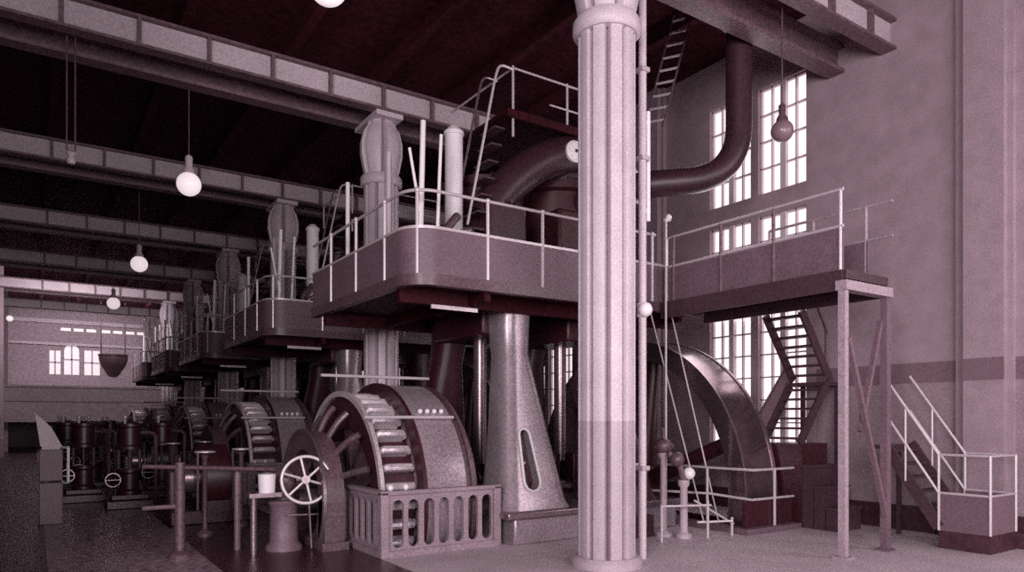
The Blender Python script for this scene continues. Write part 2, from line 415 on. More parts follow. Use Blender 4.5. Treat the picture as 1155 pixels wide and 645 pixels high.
tr = thing('trestle_frame', 'tall steel trestle with crossed braces under the near end of the walkway', 'support frame', (9.65, 5.46, 0))
for x in (W0, W1):
    m = MB(); hw = .045 if x == W0 else .055; m.box(x - hw, 5.41, 0, x + hw, 5.51, GZ - .26); m.box(x - .1, 5.36, 0, x + .1, 5.56, .03); m.build('post', M['trestle'] if x == W0 else M['panel'], tr)
m = MB(); m.box(W0 - .06, 5.38, GZ - .26, W1 + .06, 5.54, GZ - .13); m.build('top_beam', M['trestle'], tr)
m = MB(); m.bar((W0 + .06, 5.43, 3.0), (W1 - .05, 5.43, .5), .065, .065, (0, 1, 0)); m.build('brace', M['panel'], tr)
m = MB(); m.bar((W1 - .06, 5.50, 3.3), (W0 + .48, 5.50, 1.72), .065, .065, (0, 1, 0)); m.build('brace', M['panel'], tr)

# pole at the far end of the walkway
p = thing('guide_pole', 'thin bright pole rising from floor past the walkway end, with a small knob on top', 'pole', (9.0, 8.62, 0))
m = MB(); m.tube([(9.0, 8.62, 0), (9.0, 8.62, 5.3)], .02, 8); m.build('rod', M['rail'], p)
m = MB(); m.ball((9.06, 8.62, 5.36), .06, 8); m.tube([(8.97, 8.62, 5.3), (9.1, 8.62, 5.33)], .03, 8); m.build('knob', M['bright'], p)

# ------------------------------------------------------------------ stairs by the window
def flight(root, a, b, width_dir, n, tread=.22):
    """stringers + treads from a (top, near edge) to b (bottom); width_dir is the vector across"""
    a = Vector(a); b = Vector(b); w = Vector(width_dir)
    for q in (0, 1):
        m = MB(); m.bar(a + w * q, b + w * q, .045, .17, (0, 0, 1)); m.build('stringer', M['stair'], root)
    run = Vector((b.x - a.x, b.y - a.y, 0)).normalized()
    for i in range(n):
        p = a + (b - a) * ((i + .5) / n); p0 = p - run * tread / 2; m = MB()
        vs = [p0, p0 + run * tread, p0 + run * tread + w, p0 + w]
        m.add([(v.x, v.y, v.z - .02) for v in vs] + [(v.x, v.y, v.z + .02) for v in vs], [(3, 2, 1, 0), (4, 5, 6, 7), (0, 1, 5, 4), (1, 2, 6, 5), (2, 3, 7, 6), (3, 0, 4, 7)])
        m.build('tread', M['stair'], root)
sa = thing('stair_flight', 'upper open-tread iron stair dropping from the walkway in front of the window', 'stairs', (11.2, 7.5, 2.6))
flight(sa, (11.17, 7.48, 3.80), (12.02, 7.48, 2.62), (0, .74, 0), 7, .16)
m = MB(); m.tube([(11.1, 7.48, 4.7), (11.95, 7.48, 3.45)], .02, 8); m.tube([(11.15, 7.48, 3.9), (11.15, 7.48, 4.7)], .018, 8); m.tube([(11.9, 7.48, 2.6), (11.9, 7.48, 3.5)], .018, 8); m.build('handrail', M['stair'], sa)
ld = thing('stair_landing', 'small iron landing at the turn of the stair by the window', 'landing', (12.1, 7.85, 2.5))
m = MB(); m.box(11.85, 7.44, 2.5, 12.33, 8.26, 2.57); m.build('deck', M['stair'], ld)
m = MB(); m.bar((12.3, 7.5, 2.5), (12.3, 7.5, 0), .07, .07); m.bar((12.3, 8.2, 2.5), (12.3, 8.2, 0), .07, .07); m.build('post', M['stair'], ld)
m = MB(); m.tube([(11.9, 8.25, 2.95), (11.05, 8.25, 2.0)], .022, 8); m.build('brace', M['stair'], ld)
sb = thing('stair_flight', 'lower iron stair doubling back from the landing toward the flywheel', 'stairs', (11.5, 7.5, 1.4))
flight(sb, (11.92, 7.48, 2.52), (11.12, 7.48, 1.46), (0, .74, 0), 6, .17)
m = MB(); m.bar((11.98, 8.26, 2.85), (11.06, 8.26, 1.68), .03, .30); m.build('side_plate', M['panel'], sb)
m = MB(); m.box(11.08, 7.44, 1.40, 11.9, 8.26, 1.46); m.box(11.1, 7.42, 0, 11.85, 8.2, 1.40)
m.build('base_box', M['iron'], sb)
for i in range(3):
    m = MB(); m.box(11.1, 7.2 - .22 * i, 1.05 - .35 * i, 11.85, 7.42 - .22 * i, 1.10 - .35 * i); m.box(11.12, 7.22 - .22 * i, 0, 11.83, 7.42 - .22 * i, 1.05 - .35 * i); m.build('step', M['stair'], sb)
# right stair + boxed lower landing
sc_ = thing('stair_flight', 'right-hand iron stair with pale handrails coming down to the boxed landing', 'stairs', (11.4, 5.5, 0.26))
flight(sc_, (11.06, 5.95, 1.50), (11.06, 5.14, .30), (.78, 0, 0), 6, .16)
m = MB(); m.box(11.04, 5.95, 1.42, 11.86, 6.18, 1.48); m.build('top_deck', M['stair'], sc_)
m = MB(); m.box(11.80, 6.10, 0, 11.86, 6.16, 1.42); m.build('support', M['stair'], sc_)
for x in (11.04, 11.86):
    for z in (1.11, .55):
        m = MB(); m.tube([(x, 5.14, .26 + z), (x, 5.97, 1.48 + z)], .02, 8); m.build('handrail', M['rail'], sc_)
    m = MB(); m.tube([(x, 5.62, .95), (x, 5.62, 2.08)], .016, 8); m.build('baluster', M['rail'], sc_)
lb = thing('boxed_landing', 'low boxed stair landing with sheet panels and pale rails by the right wall', 'landing', (11.45, 4.8, 0))
m = MB(); m.box(11.04, 4.46, 0, 11.86, 5.14, .26); m.build('plinth', M['base'], lb)
m = MB(); m.box(11.04, 4.46, .26, 11.06, 5.13, .80); m.build('side_panel', M['panel'], lb)
m = MB(); m.box(11.06, 4.46, .26, 11.86, 4.48, .80); m.build('front_panel', M['dado'], lb)
m = MB(); m.box(11.84, 4.48, .26, 11.86, 5.13, .80); m.build('side_panel', M['panel'], lb)
for z in (.81, 1.37):
    m = MB(); m.tube([(11.04, 5.14, z), (11.04, 4.46, z), (11.86, 4.46, z), (11.86, 5.14, z)], .018, 8); m.build('rail', M['rail'], lb)
for x, y in ((11.04, 5.14), (11.04, 4.46), (11.86, 4.46), (11.86, 5.14)):
    m = MB(); m.tube([(x, y, .26), (x, y, 1.38)], .02, 8); m.build('post', M['rail'], lb)
m = MB(); m.box(11.9, 4.3, 0, 12.3, 5.0, .22); m.build('sill', M['base'], lb)

# ------------------------------------------------------------------ vertical steam engine
E_ = thing('steam_engine', 'nearest tall vertical steam engine with a light tapered frame leg, behind the column', 'engine', (7.5, 10.6, 0), 'vertical steam engines in a row')
m = MB(); m.box(5.95, 8.75, 0, 9.4, 12.9, .40); m.build('bedplate', M['leg'], E_, bevel=.03)
m = MB(); m.box(5.78, 8.66, .40, 9.5, 12.95, .50); m.build('bed_flange', M['steel'], E_, bevel=.02)
def rrect(x0, x1, y0, y1, z, r=.16, n=6):
    out = []
    for cx, cy, a in ((x1 - r, y1 - r, 0), (x0 + r, y1 - r, PI / 2), (x0 + r, y0 + r, PI), (x1 - r, y0 + r, 1.5 * PI)):
        out += [(x, y, z) for x, y in arc(cx, cy, r, a, a + PI / 2, n)]
    return out
def leg(dx, flip=False, cut=False, mm='leg', nm='frame_leg'):
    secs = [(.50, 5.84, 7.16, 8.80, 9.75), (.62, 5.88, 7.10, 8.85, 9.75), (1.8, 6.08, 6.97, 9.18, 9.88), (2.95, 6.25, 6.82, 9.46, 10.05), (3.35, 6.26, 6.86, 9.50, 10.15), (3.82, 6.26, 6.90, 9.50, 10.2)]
    m = MB()
    f = (lambda y: 2 * 10.85 - y) if flip else (lambda y: y)
    rings = [[(x + dx, f(y), z) for x, y, z in rrect(a, b, c, d, z, .24)] for z, a, b, c, d in secs]
    loft(m, rings); o = m.build(nm, M[mm], E_)
    if cut:
        # elongated hand hole in the front of the leg
        def slot(e):
            pts = []
            z0, z1 = .93, 1.64; xa, xb = 6.40, 6.39; ra, rb = .14 + e, .09 + e
            pts += [(xa + ra * math.cos(a), z0 + ra * math.sin(a)) for a in [PI + PI * i / 8 for i in range(9)]]
            pts += [(xb + rb * math.cos(a), z1 + rb * math.sin(a)) for a in [PI * i / 8 for i in range(9)]]
            return pts
        yf = lambda z: 8.85 + (z - .62) * (9.18 - 8.85) / 1.18
        cu = MB(); cu.plate(slot(0), [], lambda a, b, t: (a, yf(b) + t, b), -.3, .22); co = cu.build('cutter', M['iron'], loc=tuple(o.location))
        bo = o.modifiers.new('b', 'BOOLEAN'); bo.object = co; bo.operation = 'DIFFERENCE'; bo.solver = 'EXACT'
        co.location = wpos(E_); bpy.context.view_layer.update()
        # cutter verts were stored relative to its own location
        for v in co.data.vertices: v.co = v.co + Vector(tuple(o.location)) - wpos(E_)
        bpy.context.view_layer.update()
        dg = bpy.context.evaluated_depsgraph_get(); me = bpy.data.meshes.new_from_object(o.evaluated_get(dg))
        me.set_sharp_from_angle(angle=.5); o.modifiers.clear(); o.data = me; bpy.data.objects.remove(co)
        r = MB(); r.tube([(a, yf(b) - .012, b) for a, b in slot(.012)], .022, 8, closed=True); rr = r.build('opening_rim', M['bright'], o)
        d = MB(); d.plate(slot(-.01), [], lambda a, b, t: (a, yf(b) + t, b), .17, .19); d.build('recess_shade', M['iron'], o)  # dark sheet added for the shade inside the hand hole
        k = MB(); k.ball((6.40, yf(1.2) + .15, 1.2), .03, 6); k.build('knob', M['bright'], o)
    return o
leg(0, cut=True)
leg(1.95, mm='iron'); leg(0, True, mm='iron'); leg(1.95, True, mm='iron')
m = MB(); m.lathe([(.0, 5.62), (.16, 5.62), (.16, 10.1), (0, 10.1)], (0, FLYY, .6), 'x', 24); m.build('crankshaft', M['steel'], E_)
for x in (6.0, 7.4, 9.2):
    m = MB(); m.box(x - .2, FLYY - .42, .5, x + .2, FLYY + .42, .95); m.lathe([(0, -.2), (.40, -.2), (.40, .2), (0, .2)], (x, FLYY, .75), 'x', 28); m.build('main_bearing', M['iron2'], E_, bevel=.02)
for x in (6.6, 8.4):
    m = MB(); m.box(x - .30, FLYY - .22, .2, x - .16, FLYY + .22, 1.25); m.box(x + .16, FLYY - .22, .2, x + .30, FLYY + .22, 1.25); m.build('crank_web', M['iron'], E_, bevel=.02)
    m = MB(); m.tube([(x, FLYY, 1.1), (x, FLYY, 3.4)], .12, 12, rad=None); m.build('connecting_rod', M['steel'], E_)
    m = MB(); m.box(x - .45, 10.0, 3.3, x + .45, 11.7, 3.82); m.build('crosshead_guide', M['iron'], E_, bevel=.04)
def cyl(x, y, r, z0, z1, nm):
    m = MB(); m.lathe([(0, z0), (r + .12, z0), (r + .12, z0 + .14), (r, z0 + .18), (r, z1 - .22), (r + .10, z1 - .18), (r + .10, z1 - .05), (r - .1, z1), (.3, z1 + .10), (0, z1 + .10)], (x, y, 0), n=48)
    for z in (z0 + .7, z0 + 1.3): m.lathe([(r, z), (r + .03, z + .02), (r + .03, z + .08), (r, z + .1)], (x, y, 0), n=48)
    for k in range(16):
        a = 2 * PI * k / 16; q = r + .05; m.tube([(x + q * math.cos(a), y + q * math.sin(a), z1 - .08), (x + q * math.cos(a), y + q * math.sin(a), z1 + .01)], .03, 6)
    return m.build(nm, M['iron'], E_)
cyl(6.85, 11.05, .72, 3.82, 6.15, 'high_pressure_cylinder')
cyl(8.45, 11.0, .84, 3.82, 6.3, 'low_pressure_cylinder')
m = MB(); m.box(6.2, 9.9, 4.0, 7.0, 10.5, 5.5); m.lathe([(0, 5.5), (.28, 5.5), (.28, 5.62), (.1, 5.8), (0, 5.8)], (6.6, 10.2, 0), n=24); m.build('valve_chest', M['iron'], E_, bevel=.06)
m = MB(); m.box(7.6, 9.8, 4.0, 8.6, 10.3, 5.6); m.build('valve_chest', M['iron'], E_, bevel=.06)
# elbow pipe sweeping up to the right with a bolted pale end disc
el = fillet([(6.35, 10.3, 5.3), (6.70, 10.2, 5.86), (7.33, 10.1, 6.40), (8.0, 10.05, 6.70), (8.9, 10.05, 6.78)], .5, 6)
m = MB(); m.tube(el, .32, 20); ep = m.build('exhaust_elbow', M['pipe'], E_)
m = MB(); m.lathe([(0, -.03), (.15, -.03), (.19, 0), (.19, .05), (0, .05)], (7.90, 9.72, 6.6), 'y', 28)
for k in range(8): a = 2 * PI * k / 8; m.tube([(7.90 + .145 * math.cos(a), 9.675, 6.6 + .145 * math.sin(a)), (7.90 + .145 * math.cos(a), 9.70, 6.6 + .145 * math.sin(a))], .015, 6)
m.build('end_disc', M['bright'], ep)
m = MB(); m.ball((7.90, 9.685, 6.6), .03, 6); m.tube([(7.90, 9.77, 6.6), (7.90, 10.0, 6.62)], .14, 16); m.build('disc_neck', M['iron'], ep)
m = MB(); m.tube([(5.8, 10.33, 4.9), (5.8, 10.33, 6.62)], .15, 20); m.lathe([(0, 6.6), (.17, 6.6), (.17, 6.66), (.08, 6.75), (0, 6.75)], (5.8, 10.33, 0), n=20); m.build('white_tank', M['bright'], E_)
m = MB(); m.box(5.6, 10.1, 3.9, 6.0, 10.6, 4.9); m.tube([(5.45, 10.0, 4.3), (5.45, 10.0, 4.9), (5.7, 10.0, 5.2)], .07, 10); m.build('tank_stand', M['iron2'], E_, bevel=.04)
# risers on the gallery
for a, b, r in (((4.66, 9.32, 3.9), (4.72, 9.32, 6.25), .04), ((4.66, 9.3, 4.9), (4.49, 9.3, 5.8), .022), ((4.96, 9.4, 3.9), (5.06, 9.4, 6.15), .026), ((5.2, 11.6, 3.9), (5.2, 11.6, 6.6), .05), ((4.75, 12.4, 3.9), (4.75, 12.4, 6.2), .04), ((5.5, 12.3, 3.9), (5.5, 12.3, 6.8), .07)):
    m = MB(); m.tube([a, b], r, 10); m.build('riser_pipe', M['bright'] if r < .045 else M['column'], E_)
m = MB(); m.tube(fillet([(5.35, 9.8, 3.9), (5.35, 9.8, 4.7), (5.9, 9.9, 5.0), (6.2, 10.2, 5.0)], .3), .05, 10); m.tube([(5.5, 9.6, 4.6), (5.2, 9.6, 4.4), (5.1, 9.6, 3.95)], .04, 8); m.build('drain_pipe', M['steel'], E_)
# upper platform with guard rails and a steep ladder
m = MB(); m.box(6.5, 9.75, 6.98, 9.2, 12.0, 7.04); m.box(6.5, 9.75, 6.90, 9.2, 9.81, 6.98); up = m.build('upper_platform', M['deck'], E_)
for x, y, z0 in ((6.63, 9.8, 6.6), (7.78, 9.8, 7.0), (9.1, 9.8, 7.0), (6.63, 11.9, 7.0)):
    m = MB(); m.tube([(x, y, z0), (x, y, 7.78)], .022, 8); m.build('rail_post', M['rail'], up)
m = MB(); m.tube([(6.63, 11.9, 7.75), (6.63, 9.8, 7.75), (9.1, 9.8, 7.75)], .02, 8); m.tube([(7.4, 9.8, 7.32), (9.1, 9.8, 7.32)], .016, 8); m.build('guard_rail', M['rail'], up)
m = MB(); m.tube(fillet([(6.63, 9.8, 7.72), (6.36, 9.8, 7.74), (6.28, 9.8, 7.5), (5.75, 9.8, 5.0)], .12), .022, 8); m.build('ladder_rail', M['rail'], up)
m = MB(); m.tube(fillet([(6.63, 10.3, 7.72), (6.36, 10.3, 7.74), (6.28, 10.3, 7.5), (5.75, 10.3, 5.0)], .12), .022, 8); m.build('ladder_rail', M['steel'], up)
for i in range(9):
    t = (i + .5) / 9; x = 6.42 - .6 * t; z = 6.85 - 2.6 * t
    m = MB(); m.box(x - .1, 9.82, z - .015, x + .1, 10.28, z + .015); m.build('rung', M['stair'], up)
elab = ['vertical steam engine in the second bay, cylinders above the second gallery', 'vertical steam engine in the third bay, beyond the second gallery', 'vertical steam engine in the fourth bay, small in the distance', 'farthest vertical steam engine at the end of the row']
for k in range(1, NB): dup(E_, (0, PITCH * k, 0), elab[k - 1])

# ------------------------------------------------------------------ generator
G_ = thing('generator', 'nearest large ring-shaped generator with exposed pole bars, behind the slotted fence', 'generator', (4.9, GENY, 0), 'ring generators in a row')
c0 = (0, GENY, GENZ)
m = MB(); m.ring(c0, 'x', 1.45, 1.80, 4.66, 5.34); m.build('casing', M['casing'], G_)
m = MB(); m.ring(c0, 'x', 1.30, 1.735, 5.34, 5.44); m.ring(c0, 'x', 1.30, 1.79, 5.44, 5.50); m.ring(c0, 'x', 1.3, 1.70, 5.50, 5.58); m.build('rear_flange', M['iron2'], G_)
m = MB(); m.ring(c0, 'x', 1.62, 1.83, 4.62, 4.68); m.build('front_flange', M['iron'], G_)
m = MB(); m.ring(c0, 'x', 1.1, 1.46, 4.12, 4.68); m.ring(c0, 'x', 1.2, 1.61, 4.08, 4.12); m.build('rotor_drum', M['iron'], G_)
m = MB(); m.ring(c0, 'x', 1.60, 1.69, 4.02, 4.08); m.build('rotor_edge', M['coil'], G_)
NP = 36
for k in range(NP):
    a = 2 * PI * k / NP; ca, sa = math.cos(a), math.sin(a)
    m = MB(); pts = []
    r = 1.60; P = lambda x, rr, tt: (x, GENY + rr * ca - tt * sa, GENZ + rr * sa + tt * ca)
    m.tube([P(4.14, 1.53, 0), P(4.19, 1.60, 0), P(4.55, 1.60, 0), P(4.60, 1.53, 0)], .06, 8)
    q = [P(4.16, 1.44, -.045), P(4.58, 1.44, -.045), P(4.58, 1.44, .045), P(4.16, 1.44, .045), P(4.16, 1.6, -.045), P(4.58, 1.6, -.045), P(4.58, 1.6, .045), P(4.16, 1.6, .045)]
    m.add(q, [(0, 1, 5, 4), (1, 2, 6, 5), (2, 3, 7, 6), (3, 0, 4, 7)])
    m.build('pole_piece', M['coil'], G_)
for k in range(10):
    a = 2 * PI * k / 10 + .2; ca, sa = math.cos(a), math.sin(a)
    m = MB(); m.bar((4.3, GENY + .3 * ca, GENZ + .3 * sa), (4.3, GENY + 1.15 * ca, GENZ + 1.15 * sa), .16, .2, (1, 0, 0)); m.build('spoke', M['iron2'], G_)
m = MB(); m.lathe([(0, 3.35), (.16, 3.35), (.16, 4.0), (.36, 4.0), (.36, 4.7), (.17, 4.7), (.17, 5.8), (0, 5.8)], c0, 'x', 28); m.build('hub_shaft', M['steel'], G_)
for y, z, x0, x1 in ((10.85, 2.58, 3.72, 5.6), (9.55, 1.92, 3.9, 5.35)):
    m = MB(); m.tube([(x0, y, z), (x1, y, z)], .025, 8); m.build('hand_bar', M['rail'], G_)
m = MB()
for i in range(4): m.ball((4.85 + i * .12, GENY - 1.22, GENZ + 1.36), .04, 6)
m.build('bolt_row', M['bright'], G_)
# exciter ring, brush rods and spider arms left of the rotor
m = MB(); m.ring((0, GENY, .70), 'x', .72, 1.0, 3.45, 3.75, 48); m.box(3.4, GENY - 1.05, .0, 3.8, GENY + 1.05, .12); m.box(3.45, GENY - 1.0, .1, 3.75, GENY - .72, .7); m.box(3.45, GENY + .72, .1, 3.75, GENY + 1., .7); m.build('exciter_ring', M['iron2'], G_, bevel=.015)
m = MB(); m.ring((0, GENY, .70), 'x', .98, 1.04, 3.42, 3.47, 48); m.build('exciter_rim', M['steel'], G_)
for k in range(7):
    a = .25 + k * .42; ca, sa = math.cos(a), math.sin(a)
    m = MB(); m.tube(fillet([(3.72, GENY + .95 * ca, .7 + .95 * sa), (3.85, GENY + 1.25 * ca, .68 + 1.25 * sa), (3.98, GENY + 1.42 * ca, .66 + 1.42 * sa)], .1), .05, 8); m.build('brush_arm', M['iron2'] if k % 2 else M['steel'], G_)
glab = ['ring generator of the second bay, with pole bars, left of the handwheel', 'ring generator of the third bay, partly hidden by dark machinery', 'ring generator of the fourth bay, small and dark', 'farthest ring generator in the row']
for k in range(1, NB): dup(G_, (0, PITCH * k, 0), glab[k - 1])

# slotted cast fence round the generator pit
F_ = thing('pit_fence', 'low cast fence with upright rounded slots around the nearest generator pit', 'fence', (3.93, 8.97, 0), 'fences around generator pits')
def slotp(cx, z0, z1, w, n=6):
    r = w / 2
    return [(cx + r * math.cos(a), z0 + r + r * math.sin(a)) for a in [PI + PI * i / n for i in range(n + 1)]] + [(cx + r * math.cos(a), z1 - r + r * math.sin(a)) for a in [PI * i / n for i in range(n + 1)]]
m = MB(); m.plate([(3.93, 0), (5.74, 0), (5.74, .86), (3.93, .86)], [slotp(x, .12, .78, .165) for x in (4.15, 4.385, 4.63, 4.865, 5.105, 5.35, 5.585)], lambda a, b, t: (a, 8.95 + t, b), 0, .05); m.build('front_panel', M['fence'], F_)
m = MB(); m.plate([(8.95, 0), (10.4, 0), (10.4, .86), (8.95, .86)], [slotp(9.16 + .235 * i, .12, .78, .165) for i in range(5)], lambda a, b, t: (3.93 + t, a, b), 0, .05); m.build('side_panel', M['fence'], F_)
for x, y in ((3.93, 8.95), (5.74, 8.95), (3.93, 10.38)):
    m = MB(); m.box(x - .05, y - .05, 0, x + .07, y + .07, .90); m.build('corner_post', M['fence'], F_, bevel=.01)
m = MB(); m.box(3.88, 8.90, .86, 5.80, 9.03, .91); m.box(3.88, 9.03, .86, 4.01, 10.42, .91); m.build('top_rail', M['fence'], F_)
m = MB(); m.box(3.89, 8.91, 0, 5.79, 8.95, .09); m.box(3.89, 8.95, 0, 3.93, 10.42, .09); m.build('kerb', M['fence'], F_)
m = MB()
for x in (4.05, 4.28): m.ball((x, 8.98, .95), .045, 6)
m.build('knob', M['bright'], F_)
for k in range(1, NB): dup(F_, (0, PITCH * k, 0), 'slotted cast fence around the %s generator pit' % ORD[k])

# handwheel on a pedestal
h = thing('handwheel_stand', 'spoked steel handwheel on a pedestal in front of the generators', 'handwheel', (3.05, 10.2, 0))
hc = Vector((3.25, 10.12, 1.02)); ax = Vector((-.30, -.95, .08)).normalized(); u = ax.cross(Vector((0, 0, 1))).normalized(); v = u.cross(ax)
m = MB(); m.tube([hc + (u * math.cos(a) + v * math.sin(a)) * .335 for a in [2 * PI * i / 40 for i in range(40)]], .026, 10, closed=True); m.build('rim', M['rail'], h)
for k in range(6):
    a = 2 * PI * k / 6 + .3; m = MB(); m.tube([hc + (u * math.cos(a) + v * math.sin(a)) * .06, hc + (u * math.cos(a) + v * math.sin(a)) * .33], .019, 8); m.build('spoke', M['rail'], h)
m = MB(); m.tube([hc + ax * .06, hc - ax * .1], .06, 14); m.build('hub', M['steel'], h)
m = MB(); m.tube([hc - ax * .02, hc - ax * .42, (3.1, 10.55, 1.0)], .03, 8); m.build('spindle', M['steel'], h)
m = MB(); m.lathe([(0, 0), (.26, 0), (.26, .05), (.2, .12), (.19, .62), (.23, .68), (.2, .72), (0, .72)], (3.02, 10.42, 0), n=28); m.build('pedestal', M['panel'], h)
m = MB(); m.lathe([(0, .72), (.14, .72), (.12, .86), (.17, .95), (.17, 1.05), (.10, 1.16), (0, 1.2)], (3.05, 10.5, 0), n=24); m.build('gear_head', M['iron2'], h)
m = MB(); m.tube([(2.98, 10.2, .52), (3.5, 10.2, .5)], .014, 6); m.tube([(3.34, 10.15, .02), (3.3, 10.15, .72)], .014, 6); m.build('link_rod', M['steel'], h)
m = MB(); m.lathe([(0, 0), (.11, 0), (.12, .26), (0, .28)], (2.72, 10.2, .86), n=16); m.build('oil_can', M['bright'], h)
m = MB(); m.tube([(2.55, 10.25, 0), (2.55, 10.25, .86)], .045, 10); m.box(2.46, 10.1, .80, 2.90, 10.4, .86); m.build('shelf', M['steel'], h)

# foreground railing
r = thing('floor_railing', 'grey post and bar railing in the dark aisle, left of the handwheel', 'railing', (1.7, 10.6, 0))
m = MB(); m.tube([(1.66, 10.6, 0), (1.66, 10.6, 1.3)], .07, 10); m.lathe([(0, 0), (.15, 0), (.15, .04), (.08, .1), (0, .1)], (1.66, 10.6, 0), n=16); m.build('post', M['iron2'], r)
m = MB(); m.tube([(1.2, 10.6, 1.26), (2.95, 10.62, 1.15)], .03, 8); m.build('top_bar', M['iron2'], r)
m = MB(); m.tube([(1.2, 10.6, .70), (1.66, 10.6, .70)], .03, 8); m.build('low_bar', M['panel'], r)
m = MB(); m.tube([(2.45, 10.75, 0), (2.45, 10.75, 1.17)], .045, 8); m.build('rear_post', M['panel'], r)

# ------------------------------------------------------------------ flywheel
W_ = thing('flywheel', 'huge polished flywheel half sunk in its pit beneath the walkway', 'flywheel', (FLYX + .42, FLYY, FLYZ), 'engine flywheels')
c1 = (0, FLYY, FLYZ); NF = 128
m = MB(); m.ring(c1, 'x', FLYR - .36, FLYR, FLYX, FLYX + .85, NF); m.build('rim', M['flysteel'], W_)
m = MB(); m.ring(c1, 'x', FLYR - .005, FLYR + .018, FLYX + .80, FLYX + .87, NF); m.ring(c1, 'x', FLYR - .005, FLYR + .012, FLYX - .01, FLYX + .03, NF); m.build('edge_band', M['steel'], W_)
for k in range(6):
    a = PI + .40 - k * PI / 3; a = math.radians(180 - 22) + k * PI / 3
    ca, sa = math.cos(a), math.sin(a)
    m = MB(); m.tube([(FLYX + .42, FLYY + .35 * ca, FLYZ + .35 * sa), (FLYX + .42, FLYY + (FLYR - .3) * ca, FLYZ + (FLYR - .3) * sa)], .15, 14, rad=[.19, .13]); m.build('spoke', M['iron'], W_)
m = MB(); m.lathe([(0, .0), (.34, .0), (.42, .1), (.42, .75), (.34, .85), (0, .85)], (FLYX, FLYY, FLYZ), 'x', 32); m.build('hub', M['iron'], W_)
flab = ['flywheel of the second engine, far behind the nearest column', 'flywheel of the third engine, beyond the near flywheel', 'flywheel of the fourth engine', 'farthest flywheel']
for k in range(1, 3): dup(W_, (0, PITCH * k, 0), flab[k - 1])
k_ = thing('flywheel_guard', 'pale rail guard and low kerb around the near end of the flywheel', 'guard rail', (10.3, 7.6, 0))
m = MB(); m.box(9.62, 7.40, 0, 11.06, 7.68, .09); m.box(9.62, 7.68, 0, 9.86, 9.6, .09); m.build('kerb', M['panel'], k_, bevel=.01)
for x, y in ((9.74, 8.35), (10.47, 7.52)):
    m = MB(); m.tube([(x, y, .05), (x, y, 1.06)], .024, 8); m.build('post', M['rail'], k_)
m = MB(); m.tube([(9.74, 9.4, 1.05), (9.74, 8.3, 1.05), (9.9, 7.52, 1.04), (11.0, 7.52, 1.04)], .022, 8); m.build('rail', M['rail'], k_)
m = MB(); m.tube([(9.0, 9.4, .62), (9.74, 8.3, .60), (9.86, 7.52, .55), (11.0, 7.52, .55)], .022, 8); m.build('rail', M['rail'], k_)
m = MB(); m.box(9.72, 7.55, .09, 11.0, 7.6, .52); m.build('kick_plate', M['iron'], k_)

# small gear beside the column foot
s = thing('valve_stand', 'short thick valve stand with a white ball, at the edge of the flywheel pit', 'valve', (8.6, 7.85, 0))
m = MB(); m.lathe([(0, 0), (.13, 0), (.13, .05), (.065, .1), (.06, .80), (.09, .84), (.09, .92), (0, .92)], (8.6, 7.85, 0), n=18); m.build('pedestal', M['column_low'], s)
m = MB(); m.ball((8.72, 7.85, 1.02), .10, 8); m.build('white_ball', M['bright'], s)
m = MB(); m.tube([(8.6, 7.85, .9), (8.55, 7.9, 1.2), (8.4, 8.0, 1.35)], .05, 8); m.ball((8.5, 7.9, 1.25), .12, 8); m.build('valve_body', M['iron2'], s)
s = thing('valve_stand', 'taller slim valve stand left of the white-ball stand, by the nearest column', 'valve', (8.45, 8.15, 0))
m = MB(); m.lathe([(0, 0), (.14, 0), (.14, .04), (.05, .1), (.05, 1.25), (.09, 1.3), (.09, 1.36), (0, 1.36)], (8.45, 8.15, 0), n=18); m.build('pedestal', M['column_low'], s)
m = MB(); m.ball((8.45, 8.15, 1.45), .14, 8); m.tube([(8.3, 8.15, 1.45), (8.65, 8.15, 1.45)], .05, 8); m.tube([(8.45, 8.15, 1.5), (8.45, 8.15, 1.75)], .03, 8); m.build('governor', M['iron2'], s)
s = thing('oil_pump', 'low dark oil pump and bench crowded behind the nearest column foot', 'pump', (8.0, 8.4, 0))
m = MB(); m.box(7.75, 8.2, 0, 8.3, 8.65, .35); m.build('bench', M['iron'], s, bevel=.02)
m = MB(); m.lathe([(0, .35), (.17, .35), (.17, .75), (.1, .9), (0, .92)], (7.9, 8.4, 0), n=18); m.lathe([(0, .35), (.1, .35), (.1, .65), (0, .7)], (8.18, 8.4, 0), n=14); m.build('cylinder', M['iron2'], s)
m = MB(); m.tube(fillet([(7.9, 8.4, .9), (7.9, 8.4, 1.15), (8.25, 8.35, 1.15), (8.25, 8.35, .6)], .1), .035, 8); m.build('pipe', M['steel'], s)
s = thing('pit_railing', 'thin bar railing between the valve stands and the flywheel', 'railing', (9.0, 8.1, 0))
m = MB(); m.tube([(8.0, 7.75, .55), (8.95, 7.6, .52)], .018, 8); m.tube([(8.75, 7.7, .25), (9.35, 7.5, .25)], .018, 8); m.tube([(8.7, 7.72, .6), (9.5, 7.6, .18)], .018, 8); m.build('bar', M['rail'], s)
m = MB(); m.tube([(8.0, 7.75, 0), (8.0, 7.75, .57)], .022, 8); m.build('post', M['rail'], s)
m = MB(); m.tube([(9.4, 7.55, 0), (9.4, 7.55, .3)], .022, 8); m.build('post', M['rail'], s)
m = MB(); m.tube([(8.9, 7.62, 0), (8.9, 7.62, .6)], .022, 8); m.build('post', M['rail'], s)
for i, (a, b, l) in enumerate((((8.76, 8.79, 3.85), (9.69, 8.35, 0.0), 'thin slanting rod left of its twin in front of the flywheel'), ((9.28, 8.79, 3.85), (10.03, 8.35, 0.09), 'thin slanting rod nearest the flywheel rim, right of its twin'))):
    m = MB(); m.tube([a, b], .014, 6); tag(m.build('control_rod', M['rail']), l, 'rod')

